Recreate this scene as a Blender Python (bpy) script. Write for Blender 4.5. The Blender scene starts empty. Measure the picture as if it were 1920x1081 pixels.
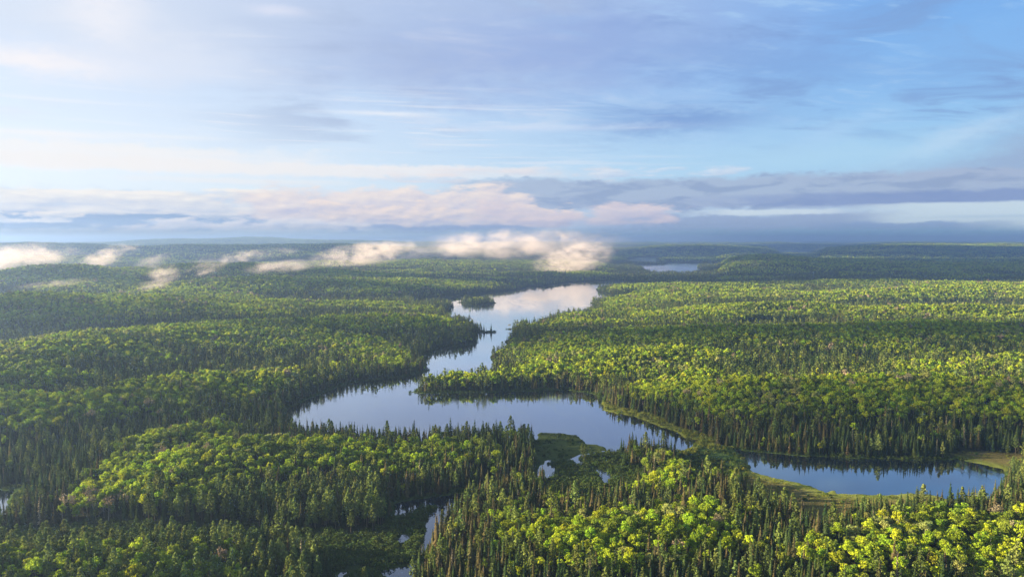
import bpy, bmesh, math, random
import numpy as np
from math import radians as R

SC = bpy.context.scene
COL = SC.collection
rng = np.random.default_rng(7)
random.seed(7)

# ------------------------------------------------------------------ camera
CAM_H, F, CX, CY = 150.0, 1371.0, 960.0, 540.5          # focal length in photo pixels (1920 wide)
PITCH = math.atan((CY - 447.5) / F)
cam = bpy.data.cameras.new('camera'); camo = bpy.data.objects.new('camera', cam); COL.objects.link(camo)
cam.sensor_width = 36.0; cam.lens = 36.0 * F / 1920.0
cam.clip_start = 1.0; cam.clip_end = 90000.0
camo.location = (0, 0, CAM_H); camo.rotation_euler = (math.pi / 2 - PITCH, 0, 0)
SC.camera = camo
SP, CP = math.sin(PITCH), math.cos(PITCH)

def ray(px, py):
    x = (np.asarray(px, float) - CX) / F; y = (CY - np.asarray(py, float)) / F
    return x, CP + y * SP, -SP + y * CP
def at(px, py, z=0.0):
    """the point of height z seen at a photo pixel"""
    dx, dy, dz = ray(px, py)
    t = (z - CAM_H) / dz
    return dx * t, dy * t
def at_dist(px, py, d):
    """(x, y, z) at forward distance d seen at a photo pixel"""
    dx, dy, dz = ray(px, py)
    t = d / dy
    return dx * t, d, CAM_H + dz * t
def project(x, y, z):
    dz = z - CAM_H
    w = y * CP - dz * SP
    u = y * SP + dz * CP
    return CX + F * x / w, CY - F * u / w
def azel(px, py):
    dx, dy, dz = ray(px, py)
    return math.degrees(math.atan2(dx, dy)), math.degrees(math.atan2(dz, math.hypot(dx, dy)))

# ------------------------------------------------------------------ render, sun
SUN_AZ, SUN_EL = -88.0, 15.0            # degrees from the view direction (+Y); minus is left
SC.view_settings.view_transform = 'Standard'; SC.view_settings.look = 'None'
SC.view_settings.exposure = 2.35; SC.view_settings.gamma = 1.0
SC.render.engine = 'CYCLES'
c = SC.cycles
c.max_bounces = 4; c.diffuse_bounces = 2; c.glossy_bounces = 3; c.transmission_bounces = 2
c.transparent_max_bounces = 6; c.volume_bounces = 3; c.volume_max_steps = 128
c.use_denoising = True; c.caustics_reflective = False; c.caustics_refractive = False
c.sample_clamp_indirect = 4.0
sun = bpy.data.lights.new('sun', 'SUN'); suno = bpy.data.objects.new('sun', sun); COL.objects.link(suno)
sun.energy = 5.0; sun.angle = R(0.5); sun.color = (1.0, 0.81, 0.55)
suno.rotation_euler = (R(90 - SUN_EL), 0, R(180) - R(SUN_AZ))
from mathutils import Vector
_sd = Vector((math.sin(R(SUN_AZ)) * math.cos(R(SUN_EL)), math.cos(R(SUN_AZ)) * math.cos(R(SUN_EL)), math.sin(R(SUN_EL))))
suno.rotation_euler = _sd.to_track_quat('Z', 'Y').to_euler()
suno.location = (-400, 300, 400)

# ------------------------------------------------------------------ node maths helper
class V:
    nt = None
    def __init__(s, sock): s.s = sock
    @staticmethod
    def m(op, *a, clamp=False):
        n = V.nt.nodes.new('ShaderNodeMath'); n.operation = op; n.use_clamp = clamp
        for i, x in enumerate(a):
            if isinstance(x, V): V.nt.links.new(x.s, n.inputs[i])
            else: n.inputs[i].default_value = float(x)
        return V(n.outputs[0])
    def __add__(s, o): return V.m('ADD', s, o)
    __radd__ = __add__
    def __sub__(s, o): return V.m('SUBTRACT', s, o)
    def __rsub__(s, o): return V.m('SUBTRACT', o, s)
    def __mul__(s, o): return V.m('MULTIPLY', s, o)
    __rmul__ = __mul__
    def __truediv__(s, o): return V.m('DIVIDE', s, o)
    def __rtruediv__(s, o): return V.m('DIVIDE', o, s)
    def clamp(s): return V.m('ADD', s, 0, clamp=True)
def vmax(a, b): return V.m('MAXIMUM', a, b)
def sstep(x, a, b):
    n = V.nt.nodes.new('ShaderNodeMapRange'); n.interpolation_type = 'SMOOTHSTEP'
    V.nt.links.new(x.s, n.inputs['Value']); n.inputs['From Min'].default_value = a; n.inputs['From Max'].default_value = b
    if a > b:
        n.inputs['From Min'].default_value = b; n.inputs['From Max'].default_value = a
        n.inputs['To Min'].default_value = 1; n.inputs['To Max'].default_value = 0
    return V(n.outputs[0])
def comb(x, y, z=0.0):
    n = V.nt.nodes.new('ShaderNodeCombineXYZ')
    for i, q in enumerate((x, y, z)):
        if isinstance(q, V): V.nt.links.new(q.s, n.inputs[i])
        else: n.inputs[i].default_value = q
    return n.outputs[0]
def noise(vec, scale=1.0, detail=4.0, rough=0.55, dist=0.0):
    n = V.nt.nodes.new('ShaderNodeTexNoise')
    n.inputs['Scale'].default_value = scale; n.inputs['Detail'].default_value = detail
    n.inputs['Roughness'].default_value = rough; n.inputs['Distortion'].default_value = dist
    if vec is not None: V.nt.links.new(vec, n.inputs['Vector'])
    return V(n.outputs['Fac'])
def mixc(fac, a, b):
    n = V.nt.nodes.new('ShaderNodeMix'); n.data_type = 'RGBA'; n.clamp_factor = True
    for sock, q in ((n.inputs[0], fac), (n.inputs[6], a), (n.inputs[7], b)):
        if isinstance(q, V): V.nt.links.new(q.s, sock)
        elif hasattr(q, 'node'): V.nt.links.new(q, sock)
        elif isinstance(q, tuple): sock.default_value = (*q[:3], 1)
        else: sock.default_value = q
    return n.outputs[2]
def lin(r, g, b):
    return tuple(((q / 255) / 12.92 if q / 255 <= 0.04045 else ((q / 255 + 0.055) / 1.055) ** 2.4) for q in (r, g, b))

# ------------------------------------------------------------------ world: Nishita sky with cloud decks by direction
world = bpy.data.worlds.new('World'); SC.world = world; world.use_nodes = True
nt = world.node_tree; nt.nodes.clear(); V.nt = nt
out = nt.nodes.new('ShaderNodeOutputWorld'); bg = nt.nodes.new('ShaderNodeBackground')
nt.links.new(bg.outputs[0], out.inputs[0])
BGS = 0.1; bg.inputs['Strength'].default_value = BGS
sky = nt.nodes.new('ShaderNodeTexSky'); sky.sky_type = 'NISHITA'; sky.sun_disc = False
sky.sun_elevation = R(SUN_EL); sky.sun_rotation = R(SUN_AZ); sky.altitude = 400; sky.air_density = 1.0; sky.dust_density = 0.6; sky.ozone_density = 1.6
tc = nt.nodes.new('ShaderNodeTexCoord'); sep = nt.nodes.new('ShaderNodeSeparateXYZ')
nt.links.new(tc.outputs['Generated'], sep.inputs[0])
DX, DY, DZ = (V(sep.outputs[i]) for i in range(3))
AZ = V.m('ARCTAN2', DX, DY) * 57.29578
EL = V.m('ARCSINE', DZ) * 57.29578
KS = 1.0 / (BGS * 2 ** SC.view_settings.exposure)
def skc(r, g, b): return tuple(q * KS for q in lin(r, g, b))
# warps that roughen every cloud edge (coordinates in degrees, streaky along the azimuth)
warpA = noise(comb(AZ * 0.10, EL * 0.45, 3.1), 1.0, 5, 0.6) - 0.5
warpB = noise(comb(AZ * 0.35, EL * 1.0, 8.7), 1.0, 5, 0.65) - 0.5
warpC = noise(comb(AZ * 1.1, EL * 2.6, 1.7), 1.0, 5, 0.65) - 0.5
def blob(px, py, sx, sy, wa=1.0, wb=0.5, wc=0.0, tilt=0.0):
    """soft mask round the direction of a photo pixel; sizes in photo pixels"""
    a0, e0 = azel(px, py); k = 57.3 / F
    da = AZ - a0 + warpB * (sx * k * 1.2 * wb)
    de = EL - e0 + warpA * (sy * k * 2.4 * wa) + warpB * (sy * k * 2.4 * wb) + warpC * (sy * k * 2.4 * wc)
    if tilt: de = de - da * tilt
    u = da / (sx * k); v = de / (sy * k)
    return V.m('EXPONENT', (u * u + v * v) * -1.0)
def band(px0, px1, py0, py1, soft_x=60, soft_y=6, wb=1.0, wc=0.5, wmul=1.0):
    """a horizontal cloud band between two heights, ragged edges"""
    k = 57.3 / F
    a0, _ = azel(px0, 440); a1, _ = azel(px1, 440); _, e1 = azel(960, py0); _, e0 = azel(960, py1)
    e = EL + (warpB * wb + warpC * wc) * (wmul * (py1 - py0) * k)
    a = AZ + warpB * (soft_x * k * 2)
    m_ = sstep(e, e0 - soft_y * k, e0 + soft_y * k) * sstep(e, e1 + soft_y * k, e1 - soft_y * k)
    return m_ * sstep(a, a0 - soft_x * k, a0 + soft_x * k) * sstep(a, a1 + soft_x * k, a1 - soft_x * k)
# clear sky: Nishita, eased towards the thin bright veil of the morning
nish = sky.outputs[0]
gr = sstep(AZ, -38, 34)
veil_lo = mixc(gr, skc(232, 240, 249), skc(160, 206, 238))
veil_hi = mixc(gr, skc(208, 224, 247), skc(116, 170, 232))
veil = mixc(sstep(EL, 15.0, 27.0), mixc(sstep(EL, 3.0, 15.5), veil_lo, veil_hi), skc(58, 112, 200))
col = mixc(sstep(EL, 55, 14) * sstep(V.m('ABSOLUTE', AZ), 170, 70) * 0.94, mixc(0.35, nish, skc(60, 100, 170)), veil)
front = sstep(V.m('ABSOLUTE', AZ), 120, 60)
# broad high deck in true perspective: grey-white ripples and holes of pale blue
IZ = 1.0 / (vmax(DZ, 0.0) + 0.045)
PX, PY = DX * IZ, DY * IZ
def pnoise(sx, sy, seed, detail=7, rough=0.58, dist=0.6, rot=0.0):
    c_, s_ = math.cos(rot), math.sin(rot)
    return noise(comb((PX * c_ + PY * s_) * sx, (PY * c_ - PX * s_) * sy, seed), 1.0, detail, rough, dist)
def add(mask, rgb, k=1.0):
    global col
    col = mixc(mask * k, col, skc(*rgb))
p1 = pnoise(0.42, 0.60, 1.3, rot=0.5); p2 = pnoise(1.1, 1.9, 7.9, rot=0.35, rough=0.62); p3 = pnoise(2.6, 5.5, 4.4, rot=0.3, rough=0.6)
deck = sstep(EL + warpA * 6.0 - vmax(AZ * 0.10, 0.0) + (p1 - 0.5) * 8, 9.0, 14.0)
col = mixc(deck * sstep(AZ, 30, -4) * 0.72, col, mixc(sstep(AZ, -34, -6), skc(222, 230, 243), skc(184, 200, 230)))
hi = sstep(EL, 5.0, 9.5)
col = mixc(sstep(p2, 0.47, 0.66) * hi * sstep(AZ, -2, 16) * 0.72, col, skc(128, 160, 210))
col = mixc(sstep(p1 * 0.6 + p2 * 0.4, 0.50, 0.62) * hi * sstep(AZ, 10, -2) * sstep(AZ, -26, -12) * 0.75, col, skc(172, 188, 218))
col = mixc(sstep(p1 * 0.35 + p2 * 0.65, 0.49, 0.36) * hi * sstep(AZ, 20, -6) * 0.70, col, skc(226, 232, 244))
col = mixc(sstep(p2 * 0.5 + p3 * 0.5, 0.49, 0.38) * hi * sstep(AZ, -6, 12) * 0.62, col, skc(174, 210, 245))
add(blob(840, 120, 250, 60, 0.8, 0.6), (172, 189, 225), 0.55)
add(blob(1280, 225, 150, 26, 0.8, 0.9, 0.2), (120, 156, 212), 0.8)
add(blob(1090, 90, 280, 70, 0.8, 0.8), (146, 172, 224), 0.65)
add(blob(1500, 120, 260, 34, 0.8, 0.9, 0.2, tilt=-0.15), (128, 164, 218), 0.55)
add(blob(1900, 290, 150, 40, 0.7, 0.9, 0.4, tilt=0.28), (152, 169, 204), 0.85)
add(blob(190, 30, 60, 50, 1.0, 0.9, 0.4), (242, 242, 248), 0.8)
add(blob(70, 118, 130, 20, 0.8, 0.8, 0.4), (252, 246, 246), 0.85)
add(blob(330, 110, 120, 40, 0.8, 0.6, 0.2), (228, 234, 247), 0.6)
add(blob(520, 18, 45, 8, 0.5, 0.5, 0.4), (226, 230, 246), 0.7)
add(blob(1800, 75, 190, 60, 0.6, 0.8, 0.2, tilt=0.3), (140, 190, 242), 0.5)
add(blob(1780, 262, 80, 14, 0.9, 1.2, 0.8, tilt=0.35), (200, 224, 246), 0.6)
add(blob(1560, 250, 80, 18, 0.8, 0.9, 0.4, tilt=0.3), (176, 212, 245), 0.6)
add(blob(1560, 290, 230, 24, 0.6, 0.8, 0.2), (180, 218, 243), 0.7)
add(blob(1700, 325, 200, 14, 0.6, 0.8, 0.3), (172, 200, 228), 0.5)
# thin bright streaks of the middle sky
n3 = noise(comb(AZ * 0.07, EL * 2.2 + AZ * 0.02, 2.2), 1.0, 6, 0.62, 0.3)
add(sstep(n3, 0.52, 0.66) * sstep(EL, 4.2, 6.0) * sstep(EL, 12.5, 8.0) * sstep(AZ, 20, -8), (240, 243, 249), 0.6)
add(blob(720, 213, 95, 4.0, 0.4, 0.5, 0.4), (236, 242, 250), 0.8)
add(blob(90, 250, 120, 6, 0.4, 0.6, 0.3), (252, 248, 246), 0.7)
add(blob(310, 256, 90, 4, 0.4, 0.6, 0.3), (244, 245, 248), 0.6)
add(blob(1000, 240, 220, 7, 0.5, 0.6, 0.3), (212, 226, 247), 0.6)
# milky bands low on the left
add(band(-300, 520, 290, 336, 240, 8, 0.8, 0.5), (250, 246, 243), 0.75)
add(band(-300, 960, 312, 334, 200, 4, 1.0, 0.6), (247, 243, 241), 0.75)
add(band(250, 620, 342, 350, 120, 3, 1.0, 0.6), (246, 244, 243), 0.6)
# low deck
add(band(-700, 2700, 372, 452, 200, 12, 0.5, 0.3), (186, 203, 228), 0.6)
add(band(880, 2700, 336, 394, 90, 6, 0.5, 0.25, 0.8), (172, 187, 213), 0.85)
lav = noise(comb(AZ * 0.22, EL * 1.1, 9.9), 1.0, 6, 0.6, 0.5)
col = mixc(sstep(lav, 0.46, 0.62) * band(900, 2700, 338, 396, 80, 7) * 0.75, col, skc(146, 167, 202))
add(band(1400, 2700, 370, 391, 200, 4, 0.6, 0.3), (132, 155, 202), 0.8)
add(band(1150, 1800, 402, 450, 110, 6, 0.6, 0.3), (158, 177, 209), 0.9)
add(band(1640, 2700, 389, 440, 70, 2.5, 0.4, 0.2, 0.25), (212, 230, 239), 0.95)
add(band(1750, 2700, 410, 414, 70, 2.5, 0.4, 0.2), (178, 204, 226), 0.5)
add(band(1540, 1850, 420, 446, 60, 3, 0.7, 0.3), (144, 170, 208), 0.85)
add(band(1320, 1570, 396, 405, 50, 2, 0.9, 0.4), (216, 231, 240), 0.95)
# slate undersides
add(band(-700, 540, 400, 434, 70, 3, 1.0, 0.9), (134, 164, 204), 0.85)
slt = noise(comb(AZ * 0.3, EL * 1.4, 41.0), 1.0, 6, 0.6, 0.3)
add(sstep(slt, 0.50, 0.62) * band(-700, 1100, 398, 440, 70, 4, 0.9, 0.7), (206, 214, 228), 0.75)
add(band(430, 1000, 420, 440, 60, 3, 0.9, 0.6), (150, 170, 208), 0.9)
# cream cumulus banks: ragged, lit from the upper left
def bank(px0, px1, py0, py1, seed, thr, lit, dim, fx=0.42, fy=1.5, k=1.0, crisp=0.05, soft=60):
    global col
    kk = 57.3 / F
    a0, _ = azel(px0, 440); a1, _ = azel(px1, 440); _, e1 = azel(960, py0); _, e0 = azel(960, py1)
    n_ = noise(comb(AZ * fx, EL * fy, seed), 1.0, 6, 0.58, 0.1)
    nl = noise(comb(AZ * fx - 0.12, EL * fy + 0.20, seed), 1.0, 5, 0.56, 0.1)
    h = (EL - e0) * (1.0 / (e1 - e0))
    env = sstep(h, 0.0, 0.22) * sstep(h, 1.0, 0.45)
    a = AZ + warpB * (soft * kk * 1.5)
    env = env * sstep(a, a0 - soft * kk, a0 + soft * kk) * sstep(a, a1 + soft * kk, a1 - soft * kk)
    m_ = sstep(n_ + env * 0.34, thr + 0.30, thr + 0.30 + crisp + 0.04) * sstep(env, 0.0, 0.25)
    sh = ((n_ - nl) * 3.0 + 0.20 + h * 0.8).clamp()
    col = mixc(m_ * k, col, mixc(sh, skc(*dim), skc(*lit)))
bank(-700, 560, 346, 414, 3.3, 0.34, (254, 247, 238), (200, 209, 227), 0.20, 0.95, 0.95, 0.10)
bank(430, 1010, 330, 426, 5.8, 0.31, (252, 237, 227), (198, 198, 220), 0.24, 0.75, 0.92, 0.12)
bank(560, 1080, 362, 432, 15.1, 0.36, (253, 234, 222), (190, 194, 217), 0.34, 0.95, 0.92, 0.08)
bank(860, 1270, 362, 434, 12.4, 0.36, (242, 224, 222), (188, 190, 216), 0.22, 0.75, 0.85, 0.14)
bank(-700, 160, 396, 426, 21.7, 0.42, (252, 244, 236), (186, 200, 222), 0.5, 1.6, 0.9, 0.08)
bank(230, 700, 398, 448, 23.1, 0.35, (240, 234, 234), (190, 201, 224), 0.45, 1.3, 0.85, 0.1)
bank(620, 1180, 296, 352, 31.0, 0.46, (246, 234, 230), (212, 214, 230), 0.16, 1.0, 0.6, 0.16)
bank(1080, 1420, 300, 340, 33.4, 0.44, (232, 238, 246), (190, 206, 232), 0.25, 1.4, 0.7, 0.12)
# clear strip on the horizon
add(band(-700, 900, 438, 443, 200, 1.6, 0.6, 0.3), (206, 218, 228), 0.8)
col = mixc(sstep(EL + warpB * 0.8, 0.9, 0.35) * 0.8, col, mixc(gr, skc(206, 220, 232), skc(140, 184, 208)))
nt.links.new(col, bg.inputs['Color'])
world.cycles.sampling_method = 'MANUAL'; world.cycles.sample_map_resolution = 512

# ------------------------------------------------------------------ numpy noise
def _hash(ix, iy, seed):
    h = (ix * 374761393 + iy * 668265263 + seed * 1442695041) & 0xffffffff
    h = ((h ^ (h >> 13)) * 1274126177) & 0xffffffff
    return ((h ^ (h >> 16)) & 0xffff) / 65535.0
def vnoise(x, y, seed=0):
    ix = np.floor(x).astype(np.int64); iy = np.floor(y).astype(np.int64)
    fx = x - ix; fy = y - iy
    fx = fx * fx * fx * (fx * (fx * 6 - 15) + 10); fy = fy * fy * fy * (fy * (fy * 6 - 15) + 10)
    a = _hash(ix, iy, seed); b = _hash(ix + 1, iy, seed); c_ = _hash(ix, iy + 1, seed); d = _hash(ix + 1, iy + 1, seed)
    return (a * (1 - fx) + b * fx) * (1 - fy) + (c_ * (1 - fx) + d * fx) * fy
def fbm(x, y, seed=0, octaves=4, gain=0.5):
    s = 0.0; a = 1.0; t = 0.0
    for i in range(octaves):
        s = s + a * vnoise(x * 2 ** i + 17.3 * i, y * 2 ** i - 9.1 * i, seed + i); t += a; a *= gain
    return s / t * 2 - 1            # -1..1
def ss(x, a, b):
    t = np.clip((x - a) / (b - a), 0, 1); return t * t * (3 - 2 * t)

# ------------------------------------------------------------------ water outlines (photo pixel, height of what cuts the water off there)
T = 14.0
LAKE = [(535, 771), (590, 742), (640, 722), (680, 714), (723, 709), (773, 703), (806, 694), (801, 683), (801, 668), (812, 655), (830, 648), (855, 649), (883, 646),
        (895, 642), (889, 634), (886, 628), (897, 623.5), (910, 623), (928, 622.3), (910, 621), (898, 618), (884, 612), (874, 607), (888, 602), (880, 597, 5), (870, 590, T), (847, 588, T), (838, 586, 10),
        (834, 582), (846, 580), (850, 574), (848, 563.5, 10.5), (839, 561.5, 10.5), (813, 561, 10.5), (786, 562.5, 10.5), (780, 561.5), (797, 559), (813, 557), (860, 554), (910, 549), (940, 546), (973, 542),
        (1040, 533), (1090, 528), (1133, 526), (1192, 526.5), (1195, 528, 4), (1172, 531, 9), (1140, 533, 10), (1118, 537, 6), (1111, 541), (1120, 545), (1140, 550), (1152, 552.5), (1140, 556, 10),
        (1116, 557, 13), (1110, 566), (1110, 578), (1095, 582, 10), (1033, 587, T), (1007, 601, T), (990, 606, 5), (975, 611, 1.0), (944, 617), (962, 617.5), (963, 624), (960, 631), (946, 640), (953, 649),
        (948, 658), (932, 667, 8), (922, 684, T), (905, 686, T), (890, 688, T), (863, 688, T), (835, 688, T), (800, 697, T), (778, 706, T), (768, 722, 8), (766, 734),
        (790, 737), (851, 736), (957, 733), (1020, 731), (1063, 730), (1100, 735), (1133, 746), (1127, 756), (1133, 769), (1169, 776), (1204, 785), (1240, 800), (1280, 816),
        (1316, 827), (1305, 834), (1285, 843), (1262, 846), (1230, 843, 1), (1213, 842, 2), (1155, 842, 2), (1136, 844), (1134, 838), (1117, 833), (1090, 832), (1097, 829), (1083, 817), (1060, 813), (1038, 811),
        (1016, 810), (1012, 800, 8), (1006, 790, T), (985, 786, T + 1), (922, 784, T + 1), (851, 789, T), (788, 793, T), (700, 790, T), (640, 788, T), (599, 787, T), (556, 780, 12)]
ISLAND = [(857, 566.5), (868, 570), (893, 572), (915, 571), (929, 566.5), (916, 564.5), (893, 563.5), (870, 564.2)]
RLAKE = [(1366, 836), (1397, 845), (1430, 848), (1480, 852), (1540, 855), (1600, 859), (1720, 861.5), (1791, 860), (1830, 868), (1883, 879), (1886, 888), (1868, 902, 10), (1820, 914, 10), (1790, 922, 5), (1740, 926),
         (1703, 925), (1668, 928), (1620, 927), (1565, 926), (1563, 919), (1549, 925), (1520, 911), (1480, 901), (1439, 892), (1403, 880), (1396, 868), (1392, 856), (1374, 843)]
CHANNEL = [(731, 944), (770, 937), (807, 931), (854, 925), (880, 918), (930, 908), (975, 900), (1008, 893), (1010, 873), (1016, 866), (1028, 870), (1043, 878), (1042, 887), (1036, 894), (1012, 903), (975, 909), (930, 917),
           (885, 930), (860, 934, 3), (838, 962, 3), (815, 988, 3), (796, 1025, 3), (780, 1050, 3), (771, 1081, 3), (760, 1140, 3), (600, 1150), (628, 1081), (642, 1069), (690, 1064), (750, 1062), (783, 1042), (789, 1021), (798, 992), (802, 971), (820, 952), (817, 945),
           (789, 953), (757, 968), (735, 971)]
STREAM = [(1010, 866), (1045, 861.5), (1073, 857), (1087, 851.5), (1113, 847), (1136, 843), (1137, 846), (1113, 851), (1098, 855), (1084, 860), (1090, 872), (1077, 872), (1072, 862.5), (1052, 864), (1025, 868), (1012, 872)]
PONDB = [(1106, 870), (1123, 878), (1143, 886), (1145, 897), (1137, 908), (1128, 902), (1119, 886), (1107, 875)]
MPOND = [(737, 1015), (752, 999), (765, 1001), (778, 1006), (768, 1010), (770, 1014), (750, 1018)]
LPOND = [(-160, 905), (-60, 915), (0, 917), (30, 917), (14, 925, 4), (10, 936, 6), (6, 946, 8), (-8, 954, 8), (-80, 968, 8), (-170, 978, 8)]
FLAKE = [(1170, 486.3), (1196, 482.3), (1250, 482.3), (1236, 486), (1234, 490, 8), (1255, 491.2), (1321, 492.8), (1308, 498), (1301, 507.5, 10), (1278, 508.5, 10), (1257, 507, 10), (1235, 508.5, 10), (1218, 507, 8), (1210, 503, 5), (1181, 497),
         (1212, 495.6), (1244, 495.5), (1244, 491.8), (1228, 490.2, 11), (1208, 489.4, 11), (1168, 488.0, 11)]
XLAKE = [(1460, 469.6), (1528, 469.6), (1524, 475.0), (1505, 476.0), (1487, 476), (1460, 475)]
def wpoly(P):
    o = []
    for p in P:
        x, y = at(p[0], p[1], p[2] if len(p) > 2 else 0.0); o.append((float(x), float(y)))
    return np.array(o)
def roughen(P, n=2, k=0.10, seed=1, lim=22.0):
    """midpoint displacement: an irregular natural bank"""
    r_ = np.random.default_rng(seed)
    for _ in range(n):
        Q = []
        for i in range(len(P)):
            a, b = P[i], P[(i + 1) % len(P)]
            d = b - a; L = math.hypot(*d)
            nrm = np.array([-d[1], d[0]]) / max(L, 1e-6)
            Q += [a, (a + b) / 2 + nrm * r_.normal() * min(L * k, lim)]
        P = np.array(Q)
    return P
W_IN = [roughen(wpoly(P), 2, 0.07, i) for i, P in enumerate((LAKE, RLAKE, CHANNEL, STREAM, PONDB, MPOND, LPOND, FLAKE, XLAKE))]
W_OUT = [roughen(wpoly(ISLAND), 2, 0.08, 77, 5.0), roughen(wpoly([(646, 1078), (660, 1070), (688, 1066), (712, 1073), (722, 1088), (700, 1110), (655, 1112)]), 2, .1, 78, 2.0),
         roughen(wpoly([(905, 621.2), (915, 620.8), (930, 621.6), (929, 623.2), (915, 623.8), (905, 623.4)]), 1, .05, 79, 1.0)]
# open ground without trees: (outline, colour index)
MARSH = [([(1010, 806), (1040, 808), (1090, 812), (1140, 836), (1136, 850), (1085, 856), (1040, 866), (1008, 870), (1003, 845)], 0),
         ([(1040, 858), (1085, 858), (1100, 868), (1150, 885), (1215, 872), (1200, 893, 11), (1140, 912, 12), (1060, 906, 12), (1025, 900, 12)], 1),
         ([(1095, 850), (1160, 850), (1180, 870), (1140, 885), (1105, 868)], 1),
         ([(1125, 752), (1160, 766), (1205, 775), (1245, 790), (1290, 808), (1340, 826), (1345, 838), (1310, 843), (1330, 850), (1290, 856), (1240, 851), (1290, 832), (1220, 800), (1160, 785), (1125, 775)], 2),
         ([(1310, 838), (1370, 838), (1400, 850), (1405, 885), (1390, 893, 7), (1330, 884, 8), (1290, 872, 8), (1262, 852, 3)], 3),
         ([(1395, 878), (1440, 888), (1520, 906), (1560, 915), (1700, 920), (1800, 915), (1810, 922, 12), (1790, 928, 12), (1640, 936, 12), (1575, 947, 12), (1562, 960, 12), (1530, 964, 12), (1480, 938, 12), (1430, 905, 12), (1388, 890, 10)], 4),
         ([(1780, 852), (1850, 850), (1960, 860), (1960, 882), (1890, 884), (1830, 870)], 4),
         ([(736, 972), (800, 945), (826, 940), (806, 985), (795, 1030), (760, 1070), (640, 1072), (560, 1060), (575, 1020), (640, 1005), (700, 1000), (720, 985)], 1),
         ([(640, 1064), (700, 1070), (720, 1090), (640, 1100)], 1),
         ([(-80, 1005), (120, 990), (300, 996), (450, 990), (560, 1000), (640, 1000), (600, 1030), (440, 1040), (250, 1040), (60, 1045), (-80, 1060)], 1),
         ([(0, 915), (60, 912), (95, 920), (60, 935), (30, 950), (0, 958)], 3),
         ([(1375, 612), (1440, 609), (1520, 611), (1500, 617), (1400, 618)], 4),
         ([(1290, 524.5), (1330, 524.2), (1335, 526), (1290, 526.4)], 4)]
MW = [(roughen(wpoly(P), 1, 0.06, 100 + i), k) for i, (P, k) in enumerate(MARSH)]

def inside(P, x, y):
    r_ = np.zeros(x.shape, bool)
    n = len(P)
    x0, y0, x1, y1 = P[:, 0].min(), P[:, 1].min(), P[:, 0].max(), P[:, 1].max()
    sel = (x >= x0) & (x <= x1) & (y >= y0) & (y <= y1)
    if not sel.any(): return r_
    xs, ys = x[sel], y[sel]; q = np.zeros(xs.shape, bool)
    for i in range(n):
        ax, ay = P[i]; bx, by = P[(i + 1) % n]
        if ay == by: continue
        cnd = ((ay > ys) != (by > ys)) & (xs < (bx - ax) * (ys - ay) / (by - ay) + ax)
        q ^= cnd
    r_[sel] = q
    return r_
def edge_dist(P, x, y, cap):
    d = np.full(x.shape, cap, float)
    x0, y0, x1, y1 = P[:, 0].min() - cap, P[:, 1].min() - cap, P[:, 0].max() + cap, P[:, 1].max() + cap
    sel = (x >= x0) & (x <= x1) & (y >= y0) & (y <= y1)
    if not sel.any(): return d
    xs, ys = x[sel], y[sel]; m = np.full(xs.shape, cap ** 2)
    for i in range(len(P)):
        ax, ay = P[i]; bx, by = P[(i + 1) % len(P)]
        vx, vy = bx - ax, by - ay; L = vx * vx + vy * vy + 1e-9
        t = np.clip(((xs - ax) * vx + (ys - ay) * vy) / L, 0, 1)
        m = np.minimum(m, (xs - ax - t * vx) ** 2 + (ys - ay - t * vy) ** 2)
    d[sel] = np.sqrt(m)
    return d

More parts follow.
